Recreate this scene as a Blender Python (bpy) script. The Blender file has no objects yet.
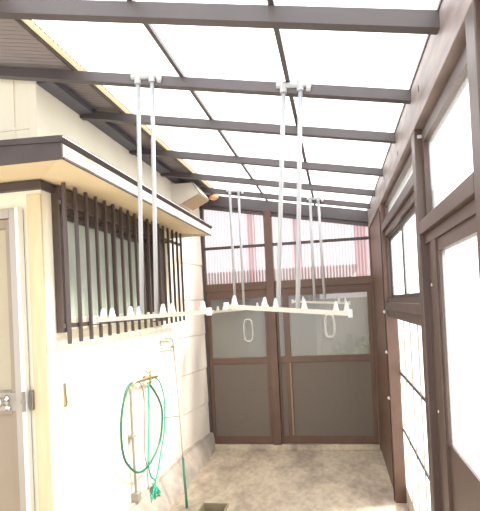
import bpy, bmesh, math, random
from mathutils import Vector, Matrix
random.seed(7)
S = bpy.context.scene
C = S.collection
PI = math.pi

# ------------------------------------------------------------------ materials
def mat(name, col, rough=.5, metal=0., spec=.5, noise=0., nscale=6., col2=None, bump=0., bscale=40., stretch=(1, 1, 1)):
    m = bpy.data.materials.new(name); m.use_nodes = True
    nt = m.node_tree; b = nt.nodes['Principled BSDF']
    b.inputs['Base Color'].default_value = (*col, 1)
    b.inputs['Roughness'].default_value = rough
    b.inputs['Metallic'].default_value = metal
    b.inputs['Specular IOR Level'].default_value = spec
    tc = nt.nodes.new('ShaderNodeTexCoord'); mp = nt.nodes.new('ShaderNodeMapping')
    mp.inputs['Scale'].default_value = stretch
    nt.links.new(tc.outputs['Object'], mp.inputs['Vector'])
    if noise:
        n = nt.nodes.new('ShaderNodeTexNoise'); n.inputs['Scale'].default_value = nscale
        n.inputs['Detail'].default_value = 5
        r = nt.nodes.new('ShaderNodeValToRGB')
        c2 = col2 or tuple(c*(1-noise) for c in col)
        r.color_ramp.elements[0].position = .32; r.color_ramp.elements[0].color = (*c2, 1)
        r.color_ramp.elements[1].position = .68; r.color_ramp.elements[1].color = (*col, 1)
        nt.links.new(mp.outputs[0], n.inputs['Vector']); nt.links.new(n.outputs['Fac'], r.inputs[0])
        nt.links.new(r.outputs[0], b.inputs['Base Color'])
    if bump:
        n = nt.nodes.new('ShaderNodeTexNoise'); n.inputs['Scale'].default_value = bscale
        n.inputs['Detail'].default_value = 4
        bp = nt.nodes.new('ShaderNodeBump'); bp.inputs['Strength'].default_value = bump
        bp.inputs['Distance'].default_value = .004
        nt.links.new(mp.outputs[0], n.inputs['Vector']); nt.links.new(n.outputs['Fac'], bp.inputs['Height'])
        nt.links.new(bp.outputs[0], b.inputs['Normal'])
    return m

def glazing(name, tcol, dcol, clear, gloss=.06, rough=.15, stripes=None):
    """sheet that lets part of the light through clear, scatters part and reflects a little"""
    m = bpy.data.materials.new(name); m.use_nodes = True
    nt = m.node_tree; nt.nodes.clear()
    N = nt.nodes.new
    tr = N('ShaderNodeBsdfTransparent'); tr.inputs[0].default_value = (*tcol, 1)
    tl = N('ShaderNodeBsdfTranslucent'); tl.inputs[0].default_value = (*dcol, 1)
    df = N('ShaderNodeBsdfDiffuse'); df.inputs[0].default_value = (*dcol, 1)
    gl = N('ShaderNodeBsdfGlossy'); gl.inputs['Roughness'].default_value = rough
    a = N('ShaderNodeMixShader'); a.inputs[0].default_value = .3
    nt.links.new(tl.outputs[0], a.inputs[1]); nt.links.new(df.outputs[0], a.inputs[2])
    b = N('ShaderNodeMixShader'); b.inputs[0].default_value = clear
    nt.links.new(a.outputs[0], b.inputs[1]); nt.links.new(tr.outputs[0], b.inputs[2])
    c = N('ShaderNodeMixShader'); c.inputs[0].default_value = gloss
    nt.links.new(b.outputs[0], c.inputs[1]); nt.links.new(gl.outputs[0], c.inputs[2])
    o = N('ShaderNodeOutputMaterial'); nt.links.new(c.outputs[0], o.inputs[0])
    if stripes:                                   # ribs pressed into the sheet: (period, axis, clear on the rib)
        tc = N('ShaderNodeTexCoord'); sx = N('ShaderNodeSeparateXYZ')
        nt.links.new(tc.outputs['Object'], sx.inputs[0])
        mu = N('ShaderNodeMath'); mu.operation = 'MULTIPLY'; mu.inputs[1].default_value = 2*PI/stripes[0]
        nt.links.new(sx.outputs[stripes[1]], mu.inputs[0])
        sn = N('ShaderNodeMath'); sn.operation = 'SINE'; nt.links.new(mu.outputs[0], sn.inputs[0])
        mr = N('ShaderNodeMapRange'); mr.inputs[1].default_value = -.2; mr.inputs[2].default_value = .9
        mr.inputs[3].default_value = clear; mr.inputs[4].default_value = stripes[2]
        nt.links.new(sn.outputs[0], mr.inputs[0]); nt.links.new(mr.outputs[0], b.inputs[0])
    return m

M = {}
M['brown'] = mat('brown_painted_metal', (.078, .046, .036), .42, .0, .6, .18, 9, bump=.15, bscale=60)
M['beam'] = mat('brown_roof_metal', (.08, .065, .067), .45, .0, .6, .15, 5)
M['redbrown'] = mat('red_brown_frame', (.125, .066, .043), .45, 0, .5, .2, 8)
M['gutter'] = mat('mottled_brown_beam', (.30, .24, .225), .5, 0, .5, .45, 7, (.16, .125, .12), stretch=(1, .6, 3))  # pale brown mottled with darker brown patches
M['dark'] = mat('dark_brown_trim', (.065, .047, .045), .5, 0, .5, .2, 10)
M['lattice'] = mat('dark_brown_lattice', (.075, .052, .045), .4, 0, .5)
M['cream'] = mat('cream_wall_siding', (.88, .815, .66), .8, 0, .2, .05, 4, bump=.25, bscale=120)
M['beige'] = mat('shaded_wall_siding', (.80, .73, .63), .8, 0, .2, .06, 4, bump=.25, bscale=120)  # siding tone with the far wall's shade mixed in; eave box shares it
M['soffit'] = mat('cream_soffit_board', (.78, .64, .42), .8, 0, .2, .04, 3)
M['fascia'] = mat('cream_fascia_board', (.50, .46, .39), .6, 0, .3, .04, 6)
M['wood'] = mat('pale_yellow_timber', (.68, .54, .34), .6, 0, .3, .12, 6, stretch=(6, 6, .6))
M['door'] = mat('beige_door_leaf', (.40, .345, .24), .5, 0, .4, .05, 5)
M['doorlow'] = mat('brown_beige_door_panel', (.29, .23, .165), .5, 0, .4, .05, 5)
M['doorframe'] = mat('grey_beige_aluminium', (.36, .32, .28), .35, .2, .5)
M['alu'] = mat('bright_aluminium', (.86, .85, .82), .35, .3, .5)
M['chrome'] = mat('chrome', (.75, .75, .75), .12, 1.)
M['steel'] = mat('hinge_steel', (.25, .23, .2), .4, .7)
M['white'] = mat('white_plastic', (.52, .52, .51), .35, 0, .5)
M['whitemetal'] = mat('white_enamelled_metal', (.40, .405, .415), .3, .0, .5)
M['ivory'] = mat('ivory_plastic', (.50, .465, .39), .35, 0, .5)
M['eave'] = mat('brown_corrugated_steel', (.27, .225, .215), .5, .1, .5, .15, 4)
M['ledger'] = mat('blue_grey_ledger', (.11, .105, .13), .5, 0, .5)
M['panel'] = mat('grey_brown_door_panel', (.14, .112, .090), .6, 0, .4, .05, 30)
M['hose_dark'] = mat('dark_green_rubber', (.02, .15, .09), .4, 0, .5)
M['hose'] = mat('green_vinyl', (.03, .40, .25), .3, 0, .5)
M['hose_brown'] = mat('dull_brown_vinyl', (.33, .22, .2), .4)
M['pipe'] = mat('grey_beige_pvc', (.30, .27, .22), .45)
M['brass'] = mat('worn_brass', (.50, .40, .22), .35, .8)
M['tan'] = mat('tan_board', (.48, .36, .22), .7)
M['orange'] = mat('orange_glazed_ceramic', (.80, .42, .24), .3)
M['olive'] = mat('olive_plastic', (.20, .16, .10), .6)
M['soil'] = mat('dark_soil', (.06, .045, .03), .95, noise=.5, nscale=60, bump=.8, bscale=80)
M['black'] = mat('black_cable', (.03, .03, .03), .5)
M['frost'] = glazing('frosted_glass', (.50, .48, .45), (.30, .285, .26), .76, .08, .25)
M['winglass'] = mat('green_grey_obscure_glass', (.42, .47, .39), .18, 0, .6, .25, 3)
M['roofsheet'] = glazing('clear_corrugated_polycarbonate', (.97, .98, .99), (.93, .95, .97), .62, .05, .2)
M['wavesheet'] = glazing('milky_corrugated_polycarbonate', (.42, .345, .355), (.60, .50, .51), .62, .04, .3, (.032, 0, .46))
M['wavesheet2'] = glazing('pink_doubled_polycarbonate', (.85, .68, .68), (.50, .38, .38), .60, .04, .3, (.032, 0, .32))
M['clearpane'] = glazing('clear_side_glass', (.97, .98, .98), (.9, .92, .93), .85, .06, .1)
M['milkpanel'] = glazing('milky_side_panel', (.97, .98, .99), (.93, .94, .95), .70, .04, .3)
M['flash'] = glazing('cream_translucent_strip', (.95, .92, .82), (.60, .55, .44), .0, .04, .4)
M['motif'] = glazing('white_etched_motif', (.9, .9, .9), (.95, .95, .95), .1, .05, .4)
M['neighbour'] = mat('grey_plaster', (.15, .14, .135), .85, 0, .2, .15, 3)
M['nroof'] = mat('grey_roof_tiles', (.20, .175, .17), .8, 0, .2, .3, 12)
M['block'] = mat('grey_concrete_block', (.62, .61, .58), .9, 0, .2, .3, 5)
M['leaf'] = mat('grey_green_leaves', (.20, .25, .14), .7, 0, .3, .5, 18)

def concrete():
    m = mat('stained_concrete', (.62, .55, .46), .85, 0, .25, bump=.5, bscale=30)
    nt = m.node_tree; b = nt.nodes['Principled BSDF']; N = nt.nodes.new
    tc = N('ShaderNodeTexCoord')
    n1 = N('ShaderNodeTexNoise'); n1.inputs['Scale'].default_value = 3.2; n1.inputs['Detail'].default_value = 8; n1.inputs['Roughness'].default_value = .65
    n2 = N('ShaderNodeTexNoise'); n2.inputs['Scale'].default_value = 22; n2.inputs['Detail'].default_value = 6
    mp = N('ShaderNodeMapping'); mp.inputs['Scale'].default_value = (1, .55, 1); mp.inputs['Rotation'].default_value = (0, 0, .7)
    nt.links.new(tc.outputs['Object'], mp.inputs[0]); nt.links.new(mp.outputs[0], n1.inputs['Vector']); nt.links.new(mp.outputs[0], n2.inputs['Vector'])
    r1 = N('ShaderNodeValToRGB'); r1.color_ramp.elements[0].position = .36; r1.color_ramp.elements[1].position = .60
    r1.color_ramp.elements[0].color = (.35, .285, .225, 1); r1.color_ramp.elements[1].color = (.585, .49, .375, 1)
    r2 = N('ShaderNodeValToRGB'); r2.color_ramp.elements[0].position = .35; r2.color_ramp.elements[1].position = .6
    r2.color_ramp.elements[0].color = (.82, .80, .78, 1); r2.color_ramp.elements[1].color = (1, 1, 1, 1)
    nt.links.new(n1.outputs['Fac'], r1.inputs[0]); nt.links.new(n2.outputs['Fac'], r2.inputs[0])
    mx = N('ShaderNodeMix'); mx.data_type = 'RGBA'; mx.blend_type = 'MULTIPLY'; mx.inputs[0].default_value = 1
    nt.links.new(r1.outputs[0], mx.inputs[6]); nt.links.new(r2.outputs[0], mx.inputs[7])
    nt.links.new(mx.outputs[2], b.inputs['Base Color'])
    return m
M['concrete'] = concrete()
M['brownlight'] = mat('lighter_brown_frame', (.26, .15, .10), .45, 0, .5)
M['kerb'] = mat('mortar_kerb', (.52, .45, .38), .9, 0, .2, .35, 7, bump=.6, bscale=35)
M['ground'] = mat('pale_gravel', (.50, .48, .44), .95, 0, .2, .2, 3)

# ------------------------------------------------------------------ mesh helpers
def box(bm, x0, x1, y0, y1, z0, z1, bev=0.):
    vs = [bm.verts.new(p) for p in ((x0,y0,z0),(x1,y0,z0),(x1,y1,z0),(x0,y1,z0),(x0,y0,z1),(x1,y0,z1),(x1,y1,z1),(x0,y1,z1))]
    fs = [bm.faces.new([vs[i] for i in f]) for f in ((3,2,1,0),(4,5,6,7),(0,1,5,4),(1,2,6,5),(2,3,7,6),(3,0,4,7))]
    if bev:
        es = list({e for f in fs for e in f.edges})
        bmesh.ops.bevel(bm, geom=es, offset=bev, segments=2, affect='EDGES', profile=.5)
def prism(bm, prof, axis, a, b, other=None):
    """profile (2D points) swept along an axis: 'x' -> (y,z), 'y' -> (x,z), 'z' -> (x,y)"""
    def P(p, t): return {'x': (t, p[0], p[1]), 'y': (p[0], t, p[1]), 'z': (p[0], p[1], t)}[axis]
    va = [bm.verts.new(P(p, a)) for p in prof]; vb = [bm.verts.new(P(p, b)) for p in (other or prof)]
    n = len(prof)
    for i in range(n): bm.faces.new((va[i], va[(i+1)%n], vb[(i+1)%n], vb[i]))
    bm.faces.new(va[::-1]); bm.faces.new(vb)
def tube(bm, pts, r, seg=8, caps=True):
    pts = [Vector(p) for p in pts]; rings = []
    up = Vector((0.31, .17, .93)).normalized()
    for i, p in enumerate(pts):
        t = (pts[min(i+1, len(pts)-1)] - pts[max(i-1, 0)]).normalized()
        a = t.cross(up)
        if a.length < .1: a = t.cross(Vector((1, 0, 0)))
        a.normalize(); b = t.cross(a)
        rr = r[i] if isinstance(r, (list, tuple)) else r
        rings.append([bm.verts.new(p + a*math.cos(k*2*PI/seg)*rr + b*math.sin(k*2*PI/seg)*rr) for k in range(seg)])
    for A, B in zip(rings, rings[1:]):
        for k in range(seg): bm.faces.new((A[k], A[(k+1)%seg], B[(k+1)%seg], B[k]))
    if caps: bm.faces.new(rings[0][::-1]); bm.faces.new(rings[-1])
def smooth_path(pts, n=6, closed=False):
    P = [Vector(p) for p in pts]; out = []
    m = len(P)
    for i in range(m if closed else m-1):
        g = (lambda k: P[k % m]) if closed else (lambda k: P[max(0, min(m-1, k))])
        p0, p1, p2, p3 = g(i-1), g(i), g(i+1), g(i+2)
        for k in range(n):
            t = k/n
            out.append(.5*((2*p1)+(p2-p0)*t+(2*p0-5*p1+4*p2-p3)*t*t+(3*p1-p0-3*p2+p3)*t**3))
    out.append(P[0] if closed else P[-1])
    return out
def obj(name, bm, m, parent=None, smooth=False, shift=None):
    bmesh.ops.recalc_face_normals(bm, faces=bm.faces[:])
    me = bpy.data.meshes.new(name); bm.to_mesh(me); bm.free()
    if smooth: me.shade_smooth()
    me.materials.append(m if not isinstance(m, str) else M[m])
    o = bpy.data.objects.new(name, me); C.objects.link(o)
    if parent is not None:
        o.parent = parent
        w = parent
        off = Vector((0, 0, 0))
        while w is not None: off += w.location; w = w.parent
        me.transform(Matrix.Translation(-off))
    return o
def one(name, m, parent, fn, *a, smooth=False, **k):
    bm = bmesh.new(); fn(bm, *a, **k); return obj(name, bm, m, parent, smooth)
def bx(name, m, parent, *a, bev=0.): return one(name, m, parent, box, *a, bev=bev)
def empty(name, loc=(0, 0, 0)):
    o = bpy.data.objects.new(name, None); o.location = loc; o.empty_display_size = .1; C.objects.link(o); return o
def tag(o, label=None, cat=None, group=None, kind=None):
    if label: o['label'] = label
    if cat: o['category'] = cat
    if group: o['group'] = group
    if kind: o['kind'] = kind
    return o
def struct(o, label, cat): return tag(o, label, cat, kind='structure')

# ------------------------------------------------------------------ key measures (metres)
XL, XR = -1.46, .36            # house wall face, inner face of the outer wall posts
YC = 2.24                      # corner of the house where the door wall turns off
YB = 4.97                      # back wall
def ZR(x): return 2.45 - .185*x   # top of the roof beams

# ------------------------------------------------------------------ ground, floor
g = bx('ground', 'ground', None, -14, 14, -8, 22, -.32, -.12); struct(g, 'pale gravel ground outside the covered terrace', 'ground')
bm = bmesh.new(); box(bm, -3.4, .52, -.9, 5.06, -.12, 0)
struct(obj('floor', bm, 'concrete'), 'stained pale concrete floor of the covered terrace', 'floor')

# ------------------------------------------------------------------ house walls
WY0, WY1, WZ0, WZ1 = 2.36, 3.86, 1.43, 2.10
bm = bmesh.new()
T = .14
def wallpiece(y0, y1, z0, z1): box(bm, XL-T, XL, y0, y1, z0, z1)
wallpiece(YC+.121, WY0, 0, 2.72); wallpiece(WY1, 4.33, .16, 2.72)
wallpiece(WY0, WY1, .16, WZ0); wallpiece(WY0, WY1, WZ1, 2.72)
wl = struct(obj('wall_left', bm, 'cream'), 'cream house wall with the latticed window', 'wall')

# far stretch of the house wall, turned slightly inwards, with lap joints
def far_wall(bm):
    rows = [.165, .50, .86, 1.22, 1.58, 1.94, 2.30, 2.72]
    xa, ya, xb, yb = XL, 4.33, -1.372, 5.0
    for a, b in zip(rows, rows[1:]):
        v = [bm.verts.new(p) for p in ((xa+.006, ya, a), (xb+.006, yb, a), (xb, yb, b-.006), (xa, ya, b-.006),
             (xa-.1, ya, a), (xb-.1, yb, a), (xb-.1, yb, b), (xa-.1, ya, b), (xa-.004, ya, b), (xb-.004, yb, b))]
        bm.faces.new((v[0], v[1], v[2], v[3])); bm.faces.new((v[3], v[2], v[9], v[8]))
        bm.faces.new((v[4], v[5], v[6], v[7])); bm.faces.new((v[0], v[1], v[5], v[4])); bm.faces.new((v[7], v[6], v[9], v[8]))
        bm.faces.new((v[1], v[5], v[6], v[9], v[2])); bm.faces.new((v[0], v[4], v[7], v[8], v[3]))
struct(one('wall_far', 'beige', None, far_wall), 'short siding wall in a shaded beige tone between cream wall and back post', 'wall')

# mortar kerb at the foot of the wall
def kerb(bm):
    prof = lambda x0, t: [(x0-.06, 0), (x0+.12+t, 0), (x0+.035, .15), (x0+.03, .172), (x0-.06, .172)]
    va = None
    for y, x, t in ((YC, XL, .02), (3.0, XL, .03), (3.6, XL, .04), (4.0, XL, .04), (4.33, XL+.005, .02), (4.70, -1.41, -.02), (4.96, -1.372, -.06)):
        vb = [bm.verts.new((px, y, pz)) for px, pz in prof(x, t)]
        if va:
            for i in range(5): bm.faces.new((va[i], va[(i+1) % 5], vb[(i+1) % 5], vb[i]))
        else: bm.faces.new(vb[::-1])
        va = vb
    bm.faces.new(va)
struct(one('baseboard_left', 'kerb', None, kerb), 'sloping mortar kerb at the foot of the house wall', 'kerb')

# wall with the house door, facing the viewer
DX0, DX1, DZ1 = -2.42, -1.565, 2.05
bm = bmesh.new()
box(bm, DX1+.0, XL, YC, YC+.12, 0, 2.72); box(bm, -3.2, DX0, YC, YC+.12, 0, 2.74); box(bm, DX0, DX1, YC, YC+.12, DZ1, 2.74)
struct(obj('wall_door', bm, 'cream'), 'cream house wall that holds the beige side door', 'wall')
t = empty('trim_1', (XL, YC, 0)); struct(t, 'pale yellow timber corner boards beside the side door', 'trim')
bx('corner_board', 'wood', t, XL-.075, XL+.004, YC-.014, YC, 0, 2.12, bev=.003)
bx('upper_board', 'cream', t, XL-.045, XL+.003, YC-.010, YC, 2.26, 2.74, bev=.003)
bx('groove_batten', 'cream', t, XL-.14, XL-.128, YC-.006, YC, 2.26, 2.72)
bx('cross_batten', 'cream', t, -3.2, XL-.045, YC-.008, YC, 2.46, 2.475)
# dark band under the soffit
def band(bm):
    box(bm, -3.2, XL+.02, YC-.03, YC, 2.142, 2.185)
    box(bm, XL, XL+.02, YC, WY0-.02, 2.142, 2.185)
struct(one('trim_2', 'dark', None, band), 'dark brown band along the wall top under the canopy soffit', 'trim')

# side door
d = empty('door_1', ((DX0+DX1)/2, YC-.02, 0)); struct(d, 'beige side door with grey aluminium frame and chrome knob', 'door')
def doorframe(bm):
    box(bm, DX1-.052, DX1-.012, YC-.045, YC+.06, 0, DZ1, .003)
    box(bm, DX0, DX0+.045, YC-.045, YC+.06, 0, DZ1, .003)
    box(bm, DX0+.045, DX1-.052, YC-.045, YC+.06, DZ1-.05, DZ1, .003)
one('door_frame', 'doorframe', d, doorframe)
bx('frame_lip', 'alu', d, DX1-.010, DX1+.006, YC-.055, YC-.01, 0, DZ1, bev=.002)
lx0, lx1 = DX0+.047, DX1-.054
def leaf_rails(bm):
    y0, y1 = YC-.03, YC+.01
    box(bm, lx0, lx0+.07, y0, y1, .02, DZ1-.052, .002); box(bm, lx1-.03, lx1, y0, y1, .02, DZ1-.052, .002)
    box(bm, lx0+.07, lx1-.03, y0, y1, DZ1-.10, DZ1-.052, .002); box(bm, lx0+.07, lx1-.03, y0, y1, .02, .12, .002)
    box(bm, lx0+.07, lx1-.03, y0, y1, 1.0, 1.12, .002)
tag(one('leaf_frame', 'doorlow', d, leaf_rails))
bx('upper_panel', 'door', d, lx0+.07, lx1-.03, YC-.012, YC, 1.12, DZ1-.10)
bx('lower_panel', 'doorlow', d, lx0+.07, lx1-.03, YC-.012, YC, .12, 1.0)
k = bx('lock_plate', 'doorframe', d, lx1-.15, lx1-.002, YC-.038, YC-.03, 1.02, 1.11, bev=.002)
def knob(bm):
    kx, kz = lx1-.062, 1.075
    tube(bm, [(kx, YC-.036, kz), (kx, YC-.05, kz), (kx, YC-.052, kz), (kx, YC-.07, kz), (kx, YC-.078, kz), (kx, YC-.095, kz), (kx, YC-.115, kz), (kx, YC-.122, kz)],
         [.028, .028, .013, .012, .022, .029, .026, .010], 20)
    tube(bm, [(kx-.075, YC-.095, kz-.006), (kx, YC-.095, kz)], [.011, .013], 12)
    tube(bm, [(kx+.02, YC-.036, kz-.04), (kx+.02, YC-.05, kz-.04)], .013, 14)
one('door_knob', 'chrome', d, knob, smooth=True)
def strike(bm):
    box(bm, DX1+.012, DX1+.032, YC-.03, YC-.014, 1.02, 1.12, .002)
    tube(bm, [(DX1+.005, YC-.062, 1.02), (DX1+.005, YC-.062, 1.12)], .009, 12)
    tube(bm, [(DX1+.005, YC-.066, 1.06), (DX1+.005, YC-.066, 1.075)], .012, 12)
one('hinge', 'steel', d, strike)

# latticed window
w = empty('window_1', (XL, (WY0+WY1)/2, WZ0)); struct(w, 'dark framed house window with green grey glass behind the lattice', 'window')
def wframe(bm):
    x0, x1 = XL-.08, XL+.045
    box(bm, x0, x1, WY0-.03, WY0+.012, WZ0-.03, WZ1+.08, .004); box(bm, x0, x1, WY1-.17, WY1+.03, WZ0-.03, WZ1+.08, .004)
    box(bm, x0, x1, WY0+.012, WY1-.17, WZ1-.05, WZ1+.08, .004)
one('window_frame', 'lattice', w, wframe)
tag(bx('window_sill', 'ivory', w, XL-.08, XL+.05, WY0+.012, WY1-.17, WZ0-.02, WZ0+.05, bev=.004), 'pale sill')
for y0, y1, x in ((WY0+.012, 3.06, XL-.02), (3.02, WY1-.17, XL-.05)):
    def sash(bm):
        z0, z1 = WZ0+.015, WZ1-.05
        box(bm, x, x+.025, y0, y0+.035, z0, z1); box(bm, x, x+.025, y1-.035, y1, z0, z1)
        box(bm, x, x+.025, y0+.035, y1-.035, z0, z0+.03); box(bm, x, x+.025, y0+.035, y1-.035, z1-.03, z1)
    s = one('sash', 'lattice', w, sash)
    bx('pane', 'winglass', s, x+.009, x+.015, y0+.035, y1-.035, WZ0+.045, WZ1-.08)

# lattice grille
g = empty('window_grille', (-1.34, 3.2, 1.34)); tag(g, 'dark brown vertical bar grille fixed in front of the house window', 'grille')
LX = -1.345
for i in range(18):
    y = 2.262 + i*.1112
    bx('bar', 'lattice', g, LX-.009, LX+.009, y-.008, y+.008, 1.345+.0025*i, 2.172, bev=.002)
for z in (1.438, 2.072):
    bx('rail', 'lattice', g, LX-.026, LX-.010, 2.25, 4.165, z-.011, z+.011)
for y in (2.36, 3.92):
    for z in (1.438, 2.072):
        bx('wall_bracket', 'lattice', g, XL, LX-.03, y-.012, y+.012, z-.012, z+.012)

# canopy over window and door
c = empty('window_canopy', (-1.27, 3.0, 2.14)); tag(c, 'flat canopy with cream fascia and dark brown edge above the grille and door', 'canopy')
HX, HY0, HY1 = -1.08, 1.825, 4.22
bm = bmesh.new()
for zz in (0, .010):
    P = [bm.verts.new(p) for p in ((HX-.014, HY0+.001, 2.150+zz), (HX-.014, HY1-.012, 2.150+zz), (XL, HY1-.012, 2.192+zz), (XL, YC, 2.192+zz), (-3.2, YC, 2.192+zz), (-3.2, HY0+.001, 2.150+zz))]
    bm.faces.new((P[0], P[1], P[2], P[3])); bm.faces.new((P[0], P[3], P[4], P[5]))
obj('soffit', bm, 'soffit', c)
bx('soffit_joint', 'fascia', c, -1.60, -1.585, HY0+.016, HY0+.02, 2.145, 2.151)
bx('side_fascia', 'fascia', c, HX-.014, HX, HY0+.0, HY1, 2.143, 2.206, bev=.002)
bx('fascia_drip', 'dark', c, HX-.002, HX+.006, HY0-.002, HY1+.004, 2.138, 2.148)
bx('end_fascia', 'fascia', c, XL, HX-.014, HY1-.012, HY1, 2.143, 2.206)
bx('front_fascia', 'dark', c, -3.2, HX+.001, HY0-.012, HY0, 2.139, 2.222, bev=.002)
def cap(bm):
    prism(bm, [(HX+.004, 2.207), (HX+.014, 2.221), (HX+.014, 2.231), (HX-.01, 2.234), (XL, 2.244), (XL, 2.223), (HX-.013, 2.207)], 'y', HY0-.022, HY1+.015)
    box(bm, -3.2, XL, HY0-.022, YC-.015, 2.2235, 2.232)
one('roof_cap', 'dark', c, cap)
tag(bx('edge_line', 'alu', c, HX+.012, HX+.0165, HY0-.023, HY1+.016, 2.2235, 2.2265), 'pale metal edge line')

# eave box high on the wall
v = empty('eave_box', (XL, 4.42, 2.48)); tag(v, 'beige boxed eave end jutting out above the far end of the canopy', 'eave box')
prof = [(XL, 2.66), (-1.262, 2.655), (-1.189, 2.552), (-1.357, 2.474), (XL, 2.43)]
one('box_body', 'beige', v, prism, prof, 'y', 4.28, 4.60)
bx_ = bmesh.new(); prism(bx_, [(-1.266, 2.665), (-1.25, 2.663), (-1.176, 2.556), (-1.189, 2.549)], 'y', 4.275, 4.605)
tag(obj('front_board', bx_, 'fascia', v), 'bright cream front board')
bx_ = bmesh.new(); prism(bx_, [(-1.187, 2.549), (-1.182, 2.541), (-1.350, 2.463), (-1.357, 2.471)], 'y', 4.28, 4.60)
tag(obj('underside_board', bx_, 'tan', v), 'tan underside board')

# ------------------------------------------------------------------ roof
ce = empty('ceiling', (0, 2, 2.45)); struct(ce, 'sloping roof of clear corrugated sheets on brown beams', 'roof')
def slope_box(bm, x0, x1, y0, y1, dz0, dz1):
    prism(bm, [(x0, ZR(x0)+dz0), (x1, ZR(x1)+dz0), (x1, ZR(x1)+dz1), (x0, ZR(x0)+dz1)], 'y', y0, y1)
for y in (.50, 1.03, 1.56, 2.13, 2.665, 3.37, 4.02, 4.57):
    hgt = .055 if y < 1.8 else .046
    x0 = -3.0 if y < YC else XL
    one('roof_beam', 'beam', ce, slope_box, x0, XR+.01, y, y+.042, -hgt, 0)
one('header_beam', 'beam', ce, slope_box, -1.40, XR+.01, 4.93, 4.99, -.115, 0)
for x in (-.65, -.16):
    one('glazing_bar', 'beam', ce, slope_box, x-.010, x+.010, -.5, 4.99, .001, .020)
def wavy(bm, x0, x1, y0, y1, dz, lam, amp, cols):
    n = int((y1-y0)/lam*6); prev = None
    for i in range(n+1):
        y = y0 + (y1-y0)*i/n; h = amp*math.sin(2*PI*(y-y0)/lam)
        row = [bm.verts.new((x, y, ZR(x)+dz+h)) for x in (x0 + (x1-x0)*k/cols for k in range(cols+1))]
        if prev:
            for a in range(cols): bm.faces.new((prev[a], prev[a+1], row[a+1], row[a]))
        prev = row
for x0, x1 in ((-1.19, -.652), (-.648, -.162), (-.158, XR+.13)):
    one('roof_sheet', 'roofsheet', ce, wavy, x0, x1, -.5, 5.05, .030, .032, .0055, 3)
one('edge_flashing', 'flash', ce, slope_box, -1.190, -1.150, -.5, 5.0, .022, .026)
one('flashing_lip', 'dark', ce, slope_box, -1.200, -1.190, -.5, 5.0, .004, .03)
ea = one('house_eave', 'eave', None, wavy, -3.3, -1.190, -.5, 5.1, .036, .034, .0075, 4)
so = ea.modifiers.new('thick', 'SOLIDIFY'); so.thickness = .003
struct(ea, 'brown corrugated metal eave of the house along the clear roof', 'eave')
ea.name = 'ceiling_eave'
struct(bx('trim_3', 'ledger', None, XL, -1.372, YC, 4.99, 2.69, 2.722), 'dark blue grey ledger board along the top of the house wall', 'trim')

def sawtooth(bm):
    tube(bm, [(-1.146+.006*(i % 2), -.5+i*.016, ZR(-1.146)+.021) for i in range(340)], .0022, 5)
one('wavy_shadow_line', 'dark', ce, sawtooth)  # dark zigzag modelled in place of the wavy shadow along the sheet edge
# gutter beam along the outer wall
gb = empty('trim_4', (XR, 2, 2.2)); struct(gb, 'broad mottled brown beam carrying the low side of the roof', 'beam')
bx('beam_face', 'gutter', gb, XR, XR+.05, -.6, 5.0, 2.205, 2.395, bev=.003)
bx('under_rail', 'brown', gb, XR+.05, XR+.10, -.6, 5.0, 2.19, 2.36)
bx('roof_edge_strip', 'dark', gb, XR-.004, XR+.004, -.5, 4.99, 2.383, 2.397)
for y, z in ((2.62, 2.25), (1.95, 2.30), (3.3, 2.29)):
    one('nail_mark', 'dark', gb, box, XR-.0015, XR+.001, y, y+.012, z, z+.022)

# ------------------------------------------------------------------ outer wall (right)
def post(n, y0, y1, label, m='brown', x1=XR+.08):
    p = bx('trim_%d' % n, m, None, XR, x1, y0, y1, 0, 2.204, bev=.004); struct(p, label, 'post'); return p
post(5, 1.22, 1.30, 'brown upright post nearest the viewer on the outer wall')
post(6, 2.11, 2.19, 'brown upright post in the middle of the outer wall')
post(7, 3.66, 3.74, 'brown upright post of the outer wall before the back corner', 'redbrown')
struct(bx('wall_right', 'redbrown', None, XR+.012, XR+.07, 3.74, 4.93, 0, 2.204), 'red brown boarded stretch of the outer wall by the back corner', 'wall')
post(8, 4.93, 5.0, 'brown corner post where outer wall meets back wall', 'redbrown', XR+.1)
post(9, .25, .33, 'brown upright post of the outer wall beside the viewer')

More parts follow.
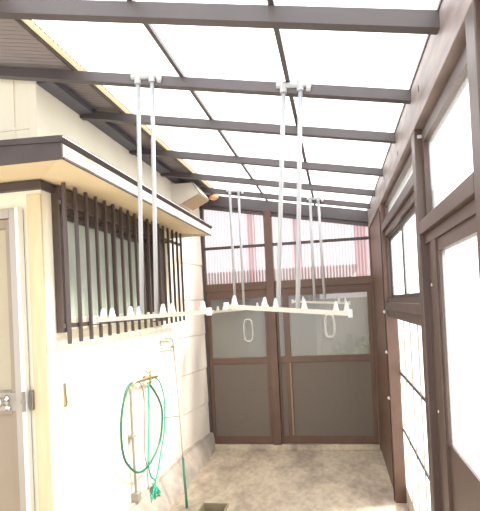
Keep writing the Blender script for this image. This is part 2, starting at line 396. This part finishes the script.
def light_bay(n, y0, y1, label, z_tr0, z_tr1, z_w0, z_w1, z_p0, z_p1, solid_low=None, meet=True, pan='milkpanel'):
    """one bay: transom light, window, sill, lower panels"""
    w = empty('window_%d' % n, (XR+.04, (y0+y1)/2, z_p0)); struct(w, label, 'window')
    def fr(bm):
        zl = z_p1+.03 if meet else z_p0; box(bm, XR+.03, XR+.07, y0, y0+.025, zl, 2.19); box(bm, XR+.03, XR+.07, y1-.025, y1, zl, 2.19)
        box(bm, XR+.03, XR+.07, y0+.025, y1-.025, z_tr1, 2.19)
    one('side_frame', 'brown', w, fr)
    def rail(bm):      # stepped transom rail
        box(bm, XR+.0, XR+.07, y0, y1, z_tr0-.055, z_tr0, .003)
        box(bm, XR+.02, XR+.07, y0, y1, z_tr0-.095, z_tr0-.056)
        box(bm, XR+.04, XR+.07, y0+.025, y1-.025, z_w1, z_tr0-.096)
    one('transom_rail', 'brown', w, rail)
    bx('transom_pane', 'clearpane', w, XR+.05, XR+.054, y0+.025, y1-.025, z_tr0, z_tr1)
    ym = (y0+y1)/2
    if meet:
        for a, b, x in ((y0+.025, ym+.015, XR+.045), (ym-.015, y1-.025, XR+.055)):
            def sash(bm):
                box(bm, x-.004, x+.008, a, a+.022, z_w0, z_w1); box(bm, x-.004, x+.008, b-.022, b, z_w0, z_w1)
                box(bm, x-.004, x+.008, a+.022, b-.022, z_w0, z_w0+.02); box(bm, x-.004, x+.008, a+.022, b-.022, z_w1-.02, z_w1)
            s = one('sash', 'dark', w, sash)
            bx('pane', 'clearpane', s, x, x+.004, a+.022, b-.022, z_w0+.02, z_w1-.02)
        def sill(bm):
            box(bm, XR+.002, XR+.08, y0, y1, z_p1+.05, z_w0-.03, .003); box(bm, XR+.02, XR+.08, y0, y1, z_w0-.03, z_w0); box(bm, XR+.015, XR+.08, y0, y1, z_p1, z_p1+.05)
        one('sill', 'brown', w, sill)
        hs = [z_p0+.0, z_p0+.41, z_p0+.825, z_p1]
        for a, b in zip(hs, hs[1:]):
            bx('lower_panel', pan, w, XR+.084, XR+.089, y0+.0, y1-.0, a+.004, b-.004)
        for z in hs[1:3]:
            bx('panel_joint', 'dark', w, XR+.079, XR+.095, y0, y1, z-.010, z+.010)
        for q in range(1, 5):
            yy = y0+.025+(y1-y0-.05)*q/5
            bx('panel_rib', 'pipe', w, XR+.076, XR+.083, yy-.004, yy+.004, z_p0, z_p1)
    else:
        def sash(bm):
            box(bm, XR+.03, XR+.06, y1-.10, y1-.026, .08, z_w1+.0, .002); box(bm, XR+.022, XR+.06, y1-.19, y1-.106, .08, z_w1, .002); box(bm, XR+.03, XR+.06, y0+.026, y0+.09, .08, z_w1, .002)
            box(bm, XR+.03, XR+.06, y0+.09, y1-.19, z_w1-.05, z_w1); box(bm, XR+.03, XR+.06, y0+.09, y1-.19, .08, .16)
            box(bm, XR+.028, XR+.038, y1-.225, y1-.19, z_w0, z_w1-.05)
        s = one('sash', 'brown', w, sash)
        bx('pane', 'clearpane', s, XR+.042, XR+.046, y0+.09, y1-.19, z_w0, z_w1-.05)
        bx('kick_panel', 'brown', s, XR+.036, XR+.050, y0+.09, y1-.19, .16, z_w0)
        for z in (1.545, 1.03, .62):
            one('screw', 'alu', s, tube, [(XR+.0305, y1-.05, z), (XR+.027, y1-.05, z)], .006, 10)
    bx('bottom_rail', 'brown' if not meet else 'kerb', w, XR+(.078 if meet else .03), XR+(.14 if meet else .09), y0, y1, 0, z_p0 if meet else .08)
    return w
light_bay(3, 2.19, 3.66, 'outer wall bay with sliding window above milky white lower panels', 2.045, 2.17, 1.50, 1.935, .125, 1.366)
w4 = light_bay(4, 1.30, 2.11, 'near bay of the outer wall with tall glass above brown kick panel', 1.812, 2.14, .94, 1.72, .08, .94, meet=False)
light_bay(5, .33, 1.22, 'outer wall bay beside the viewer with tall glass and kick panel', 1.812, 2.18, .94, 1.72, .08, .94, meet=False)
tag(bx('sticker', 'white', bpy.data.objects['trim_6'], XR+.012, XR+.062, 2.107, 2.11, 2.165, 2.178), 'small white sticker at the top')
bx('frame_stub', 'brown', w4, XR+.072, XR+.09, 2.06, 2.085, 1.812, 1.96)

# cable with white clips up the far post
wc = one('clipped_cable', 'black', None, tube, [(XR-.004, 3.70, z) for z in (.0, .6, 1.2, 1.8, 2.15)], .0035, 6)
tag(wc, 'thin dark cable running up the far outer wall post with white clips', 'cable')
for z in (1.40, 1.10, .76):
    def clip(bm):
        box(bm, XR-.011, XR, 3.685, 3.715, z-.012, z+.012, .003); tube(bm, [(XR-.011, 3.70, z), (XR-.016, 3.70, z)], [.007, .005], 8)
    one('clip', 'white', wc, clip)

# ------------------------------------------------------------------ back wall
def back_post(n, x0, x1, z0, z1, m, label, y0=YB-.03, y1=YB+.03):
    p = bx('trim_%d' % n, m, None, x0, x1, y0, y1, z0, z1, bev=.003); struct(p, label, 'post')
back_post(10, -1.40, -1.345, 0, 2.60, 'dark', 'slim dark corner post between siding and back wall')
back_post(11, -.695, -.615, 0, 2.47, 'redbrown', 'red brown post in the middle of the back wall', YB-.05, YB+.02)
struct(bx('trim_12', 'concrete', None, -1.345, XR, YB-.06, YB+.06, 0, .05, bev=.004), 'low concrete sill under the back doors', 'sill')
# transom rail over the doors
def rail(bm, x0, x1):
    box(bm, x0, x1, YB-.03, YB+.03, 1.655, 1.735, .003); box(bm, x0, x1, YB-.015, YB+.03, 1.60, 1.654)
for n, x0, x1, l in ((13, -1.345, -.695, 'red brown rail over the left back door'), (14, -.615, XR, 'red brown rail over the right back door')):
    struct(one('trim_%d' % n, 'redbrown', None, rail, x0, x1), l, 'rail')

def sheet_window(n, x0, x1, label, pink):
    w = empty('window_%d' % n, ((x0+x1)/2, YB, 1.74)); struct(w, label, 'window')
    bx('cross_bar', 'dark', w, x0, x1, YB-.012, YB+.004, 2.10, 2.130)
    lam = .032
    def vsheet(bm, xa, xb, dy):
        m = max(4, int((xb-xa)/lam*8)); prev = None
        for i in range(m+1):
            x = xa+(xb-xa)*i/m; y = YB+.014+dy+.004*math.sin(2*PI*x/lam)
            row = [bm.verts.new((x, y, 1.737)), bm.verts.new((x, y, 2.1)), bm.verts.new((x, y, ZR(x)-.117))]
            if prev:
                for a in (0, 1): bm.faces.new((prev[a], row[a], row[a+1], prev[a+1]))
            prev = row
    one('corrugated_sheet', 'wavesheet', w, vsheet, x0, x1, 0, smooth=True)
    for a, b in pink: tag(one('overlap_strip', 'wavesheet2', w, vsheet, a, b, .012, smooth=True), 'pinkish doubled strip of sheet')
    # top frame follows the roof slope
    one('top_frame', 'beam', w, prism, [(x0, ZR(x0)-.155), (x1, ZR(x1)-.155), (x1, ZR(x1)-.116), (x0, ZR(x0)-.116)], 'y', YB-.02, YB+.008)
sheet_window(6, -1.345, -.695, 'pale corrugated sheet light above the left back door', [(-.88, -.80)])
sheet_window(7, -.615, XR, 'pale corrugated sheet light above the right back door', [(-.40, -.32), (.22, .34)])

def ring(bm, cx, y, cz, w, h, r):
    pts = []
    for k in range(40):
        a = 2*PI*k/40; s = lambda v: math.copysign(abs(v)**.6, v)
        pts.append((cx+w*s(math.cos(a)), y, cz+h*s(math.sin(a))))
    pts.append(pts[0]); tube(bm, pts, r, 6, False)
def back_door(n, label, x0, x1, stiles, y, glass, panels):
    d = empty('door_%d' % n, ((x0+x1)/2, y, .05)); struct(d, label, 'door')
    def fr(bm):
        for a, b in stiles: box(bm, a, b, y-.016, y+.016, .052, 1.60, .003)
        box(bm, x0, x1, y-.015, y+.015, 1.575, 1.60); box(bm, x0, x1, y-.0155, y+.0155, .885, .950, .003); box(bm, x0, x1, y-.015, y+.015, .052, .13, .003)
    one('door_frame', 'redbrown', d, fr)
    for a, b, c in glass:
        p = bx('pane', 'frost', d, a, b, y-.003, y+.001, .95, 1.575)
        if c is not None: tag(one('etched_motif', 'motif', p, ring, c[0], y-.004, c[1], .046, .115, .012 if c[0] > -.5 else .006), 'pale rounded oblong outline on the glass')
    for a, b in panels: bx('lower_panel', 'panel', d, a, b, y-.006, y+.004, .13, .885)
    return d
back_door(2, 'left back door with frosted glass over grey brown panel', -1.345, -.697,
          [(-1.345, -1.31), (-.732, -.697)], YB-.004, [(-1.31, -.732, (-.915, 1.235))], [(-1.31, -.732)])
dd = back_door(3, 'wide right back door with frosted glass over grey brown panel', -.613, XR-.002,
          [(-.613, -.590), (-.540, -.478), (.315, XR-.002)], YB+.006, [(-.590, -.540, None), (-.478, .315, (-.07, 1.25))], [(-.590, -.540), (-.478, .315)])
tag(bx('inner_stile', 'brownlight', dd, -.500, -.482, YB-.016, YB-.0105, .14, .885), 'paler inner stile of the lower panel')

# ------------------------------------------------------------------ hanging laundry racks
def rack(label, y, tops, bottoms, arm0, arm1, hooks, pr=.0100):
    """two poles hung from a roof beam, a cross arm with pole rests"""
    xc = (tops[0]+tops[1])/2; zt = ZR(xc)-.012
    r = empty('laundry_rack', (xc, y, arm0[1])); tag(r, label, 'laundry rack', 'laundry racks hung from the roof beams')
    def br(bm):
        dz = -.185
        tube(bm, [(tops[0]-.030, y, zt-dz*.03), (tops[1]+.030, y, zt+dz*.03)], .0125, 12)
        for x in tops:
            tube(bm, [(x, y, zt+.016), (x, y, zt-.03)], .016, 12)
            box(bm, x-.012, x+.012, y+.004, y+.021, zt-.022, zt+.022, .002)
        tube(bm, [(tops[1]+.028, y, zt-.02), (tops[1]+.046, y, zt-.024)], .015, 10)
    b = one('bracket', 'whitemetal', r, br, smooth=False)
    def armz(x): return arm0[1]+(arm1[1]-arm0[1])*(x-arm0[0])/(arm1[0]-arm0[0])
    for xt, xb in zip(tops, bottoms):
        one('pole', 'whitemetal', r, tube, [(xt, y, zt-.028), (xt+(xb-xt)*.5, y, (zt+armz(xb))/2), (xb, y, armz(xb)+.006)], pr, 12, smooth=True)
    def arm(bm):
        n = Vector((arm1[0]-arm0[0], 0, arm1[1]-arm0[1]))
        p = [(arm0[0], armz(arm0[0])-.011), (arm1[0], armz(arm1[0])-.011), (arm1[0], armz(arm1[0])+.009), (arm0[0], armz(arm0[0])+.009)]
        prism(bm, p, 'y', y-.014, y+.014)
    a = one('arm', 'ivory', r, arm)
    for (x, z) in (arm0, arm1): bx('end_cap', 'white', a, x-.010, x+.010, y-.017, y+.017, z-.018, z+.018, bev=.004)
    for hx in hooks:                      # upturned rest for a laundry pole
        z = armz(hx)+.008
        def hook(bm):
            v = [(hx-.015, z), (hx+.015, z), (hx+.011, z+.012), (hx+.007, z+.036), (hx+.002, z+.044), (hx-.003, z+.042), (hx-.008, z+.028), (hx-.011, z+.012)]
            prism(bm, v, 'y', y-.010, y+.010)
        one('hook', 'white', a, hook)
rack('white laundry rack hanging beside the window grille, nearer one on the left', 2.128, (-.863, -.793), (-.892, -.822), (-1.125, 1.462), (-.570, 1.478),
     (-1.088, -1.043, -.950, -.905, -.790, -.745, -.598))
rack('white laundry rack with tilted arm, the nearer one on the right', 2.128, (-.182, -.107), (-.252, -.166), (-.488, 1.498), (.060, 1.442),
     (-.450, -.312, -.262, -.137, .000, .046))
rack('smaller looking white laundry rack farther back, left one near the back wall', 4.548, (-.955, -.870), (-.955, -.870), (-1.18, 1.447), (-.64, 1.472),
     (-1.13, -1.07, -.74, -.69), .0125)
rack('smaller looking white laundry rack farther back, right one near the back wall', 4.548, (-.188, -.113), (-.194, -.100), (-.40, 1.512), (.125, 1.472),
     (-.36, -.30, .03, .09), .0125)

# ------------------------------------------------------------------ water things on the house wall
HXp = -1.425
def yz(l, x=HXp):
    k = x/-1.43
    return [(x, a*k, 1.5-(1.5-b)*k if b > .06 else b) for a, b in l]
tp = empty('standpipe', (-1.43, 3.18, 0)); tag(tp, 'grey beige water pipe rising up the cream wall with brass tap on top', 'water pipe')
one('pipe', 'pipe', tp, tube, smooth_path([(-1.432, 3.19, .0), (-1.432, 3.175, .17), (-1.432, 3.16, .43), (-1.432, 3.15, .745), (-1.432, 3.15, .972)], 4), .010, 12, smooth=True)
bx('pipe_clamp', 'pipe', tp, XL, -1.418, 3.13, 3.195, .62, .635); bx('pipe_clamp', 'pipe', tp, XL, -1.412, 3.15, 3.215, .17, .23, bev=.004)
def tap(bm):
    tube(bm, [(-1.44, 3.15, .965), (-1.42, 3.20, .995), (-1.415, 3.30, .990), (-1.41, 3.46, .985), (-1.405, 3.60, .975)], [.010, .012, .010, .012, .009], 10)
    tube(bm, [(-1.41, 3.46, .985), (-1.41, 3.46, 1.03)], [.010, .007], 10)
    tube(bm, [(-1.41, 3.41, 1.032), (-1.41, 3.51, 1.036)], .006, 8); tube(bm, [(-1.44, 3.45, 1.03), (-1.38, 3.47, 1.04)], .006, 8)
    tube(bm, [(-1.41, 3.46, .985), (-1.41, 3.463, .94)], [.011, .009], 10)
    tube(bm, [(XL, 3.46, .985), (-1.41, 3.46, .985)], [.016, .010], 12)
one('tap', 'brass', tp, tap, smooth=True)

loop = smooth_path(yz([(3.175, .995), (3.105, .98), (3.055, .93), (3.0, .83), (2.974, .719), (2.985, .572), (3.055, .462), (3.211, .358), (3.392, .342), (3.56, .394), (3.665, .468),
        (3.722, .60), (3.72, .70), (3.65, .80), (3.53, .90), (3.461, .945)], -1.405), 6)
h1 = one('garden_hose', 'hose_dark', None, tube, loop, .0085, 10, smooth=True)
tag(h1, 'dark green garden hose hung in one long oval loop from the tap', 'hose')
h2 = empty('garden_hose', (-1.41, 3.5, .1)); tag(h2, 'bright green hose falling from the tap beside the dark green loop', 'hose')
one('hose', 'hose', h2, tube, smooth_path(yz([(3.50, .955), (3.585, .965), (3.689, .925), (3.768, .82), (3.791, .70), (3.755, .50), (3.66, .36), (3.59, .253), (3.50, .165), (3.42, .115), (3.36, .02)], -1.418), 6), .0065, 10, smooth=True)
one('hose', 'hose', h2, tube, smooth_path(yz([(3.468, .94), (3.45, .671), (3.41, .456), (3.40, .350), (3.44, .247), (3.52, .185), (3.47, .120), (3.37, .04), (3.36, .012)], -1.39), 6), .0065, 10, smooth=True)
def knot(bm):
    for k in range(5):
        c0 = Vector((-1.40+.01*(k % 2), 3.42+.012*k, .10+.012*k)); pts = [c0+Vector((.012*math.sin(a), .045*math.cos(a+k), .05*math.sin(a+k*.7))) for a in [2*PI*i/14 for i in range(15)]]
        tube(bm, pts, .006, 7)
one('hose_bundle', 'hose', h2, knot, smooth=True)
hb = one('thin_hose', 'hose_brown', None, tube, smooth_path(yz([(3.20, .985), (3.27, .988), (3.33, .955), (3.365, .90), (3.372, .835), (3.355, .60), (3.345, .44), (3.37, .35), (3.38, .20), (3.37, .012)], -1.437), 6), .0045, 8, smooth=True)
tag(hb, 'thin dull brown hose hanging between the green loop and the tap', 'hose')

sp = empty('leaning_rod', (-1.44, 4.2, .1)); tag(sp, 'thin grey rod with hooked top leaning on the far end of the cream wall', 'rod')
one('pipe', 'pipe', sp, tube, smooth_path([(-1.44, 3.80, 1.19), (-1.44, 3.795, 1.235), (-1.44, 3.84, 1.250), (-1.44, 3.98, 1.242), (-1.44, 4.08, 1.225), (-1.44, 4.101, 1.157), (-1.44, 4.12, 1.039),
     (-1.305, 3.80, .57), (-1.245, 3.65, .32)], 5), .0065, 10, smooth=True)
tag(one('sleeve', 'hose_dark', sp, tube, [(-1.245, 3.65, .32), (-1.17, 3.47, .008)], .0095, 10, smooth=True), 'green lower sleeve')
one('side_arm', 'pipe', sp, tube, [(-1.315, 3.825, .61), (-1.435, 3.76, .61)], .005, 8)
one('cross_rod', 'pipe', sp, tube, [(-1.44, 3.80, 1.175), (-1.44, 4.10, 1.155)], .005, 8)
bx('wall_clip', 'pipe', sp, XL, -1.43, 4.085, 4.115, 1.155, 1.172)

hk = one('wall_hook', 'brass', None, prism, [(XL, 1.0), (XL+.004, 1.0), (XL+.012, 1.02), (XL+.006, 1.06), (XL+.004, 1.125), (XL, 1.13)], 'y', 2.37, 2.392)
tag(hk, 'small tarnished brass hook plate on the cream wall beside the door', 'hook')

rf = empty('round_fixture', (-1.15, 4.70, 2.60)); tag(rf, 'small round orange fixture under the roof beside the eave box', 'fixture')
def uv(bm, c, rx, ry, rz): 
    r = bmesh.ops.create_uvsphere(bm, u_segments=20, v_segments=12, radius=1)
    bmesh.ops.scale(bm, verts=r['verts'], vec=(rx, ry, rz)); bmesh.ops.translate(bm, verts=r['verts'], vec=c)
one('shade', 'orange', rf, uv, (-1.145, 4.66, 2.588), .047, .047, .028, smooth=True)
one('base', 'beam', rf, tube, [(-1.145, 4.66, 2.61), (-1.145, 4.66, 2.66)], .030, 16)

# planter at the bottom edge of the picture
pl = empty('planter', (-.86, 3.02, 0)); tag(pl, 'small tapered olive brown planter on the floor near the hoses', 'planter')
def pot(bm):
    o0 = [(-.075, -.075), (.075, -.075), (.075, .075), (-.075, .075)]
    cx, cy = -.862, 3.08
    rings = []
    for s, z in ((.80, 0), (1.06, .16), (1.18, .16), (1.18, .175), (1.08, .175), (.78, .02)):
        rings.append([bm.verts.new((cx+a*s, cy+b*s, z)) for a, b in o0])
    for A, B in zip(rings, rings[1:]):
        for k in range(4): bm.faces.new((A[k], A[(k+1) % 4], B[(k+1) % 4], B[k]))
    bm.faces.new(rings[0][::-1]); bm.faces.new(rings[-1])
one('pot', 'olive', pl, pot)
tag(bx('soil', 'soil', pl, -.862-.058, -.862+.058, 3.022, 3.138, .025, .045), 'dark soil')

# ------------------------------------------------------------------ outside behind the back wall
nh = empty('neighbour_house', (-2.2, 7.6, -.12)); tag(nh, 'grey low neighbouring shed seen through the back doors', 'building')
bx('wall', 'neighbour', nh, -5.0, -.30, 7.1, 9.6, -.12, 1.80)
def nroof(bm):
    prism(bm, [(-5.3, 1.78), (.10, 1.78), (.22, 1.83), (.30, 1.90), (.34, 1.99), (.30, 2.00), (-5.3, 2.00)], 'y', 6.9, 9.8)
one('roof', 'nroof', nh, nroof)
bx('fascia', 'redbrown', nh, -5.3, .12, 6.86, 6.90, 1.72, 1.80)
bk = one('garden_wall', 'block', None, box, -5.5, 4.5, 10.4, 10.55, -.12, 1.55); tag(bk, 'grey block wall at the far end of the yard', 'garden wall')
def bush(name, c, r, label):
    bm = bmesh.new()
    for _ in range(420):
        u = Vector((random.gauss(0, 1), random.gauss(0, 1), random.gauss(0, 1))).normalized()*r*random.uniform(.55, 1)
        p = Vector(c)+Vector((u.x, u.y*.8, u.z*.8))
        if p.z < -.1: continue
        a = Vector((random.gauss(0, 1), random.gauss(0, 1), random.gauss(0, 1))).normalized(); b = a.cross(u).normalized()
        s = .07*r/.5
        bm.faces.new([bm.verts.new(q) for q in (p-a*s, p-b*s*.5, p+a*s, p+b*s*.5)])
    o = empty(name, (c[0], c[1], -.12)); tag(o, label, 'bush', 'garden bushes behind the back door')
    f = obj('foliage', bm, 'leaf', o)
    one('stem', 'tan', o, tube, [(c[0], c[1], -.12), (c[0], c[1], c[2])], .03, 8)
bush('bush', (.35, 8.8, .45), .55, 'grey green bush in the yard just right of the neighbouring shed')
bush('bush', (1.3, 9.3, .35), .48, 'grey green bush in the yard farthest right behind the back door')

# ------------------------------------------------------------------ light
wd = bpy.data.worlds.new('World'); S.world = wd; wd.use_nodes = True
nt = wd.node_tree; bg = nt.nodes['Background']
bg.inputs['Color'].default_value = (.93, .96, 1.0, 1); bg.inputs['Strength'].default_value = 1.35
sun = bpy.data.lights.new('sun', 'SUN'); sun.energy = 8; sun.angle = .22; sun.color = (1, .95, .86)
so = bpy.data.objects.new('sun', sun); C.objects.link(so); so.location = (3, -2, 6)
dirv = Vector((-.75, -.30, -1)).normalized()
so.rotation_euler = dirv.to_track_quat('-Z', 'Y').to_euler()

# ------------------------------------------------------------------ camera
yaw, pit, rol, F = .173, .016, -.048, 481.11
f = Vector((-math.sin(yaw)*math.cos(pit), math.cos(yaw)*math.cos(pit), math.sin(pit)))
rt = Vector((math.cos(yaw), math.sin(yaw), 0)); up = rt.cross(f)
r2 = rt*math.cos(rol)+up*math.sin(rol); u2 = -rt*math.sin(rol)+up*math.cos(rol)
cam = bpy.data.cameras.new('camera'); co = bpy.data.objects.new('camera', cam); C.objects.link(co)
co.matrix_world = Matrix(((r2.x, u2.x, -f.x, 0), (r2.y, u2.y, -f.y, 0), (r2.z, u2.z, -f.z, 1.5), (0, 0, 0, 1)))
cam.sensor_fit = 'VERTICAL'; cam.sensor_height = 24; cam.lens = F*24/511
cam.shift_x = -(251.2-240)/511; cam.shift_y = (297.05-255.5)/511
cam.clip_start = .02
S.camera = co

S.view_settings.view_transform = 'Standard'; S.view_settings.look = 'None'; S.view_settings.gamma = 1
S.view_settings.use_curve_mapping = False
S.view_settings.exposure = 1.1
S.cycles.transparent_max_bounces = 16; S.cycles.max_bounces = 8
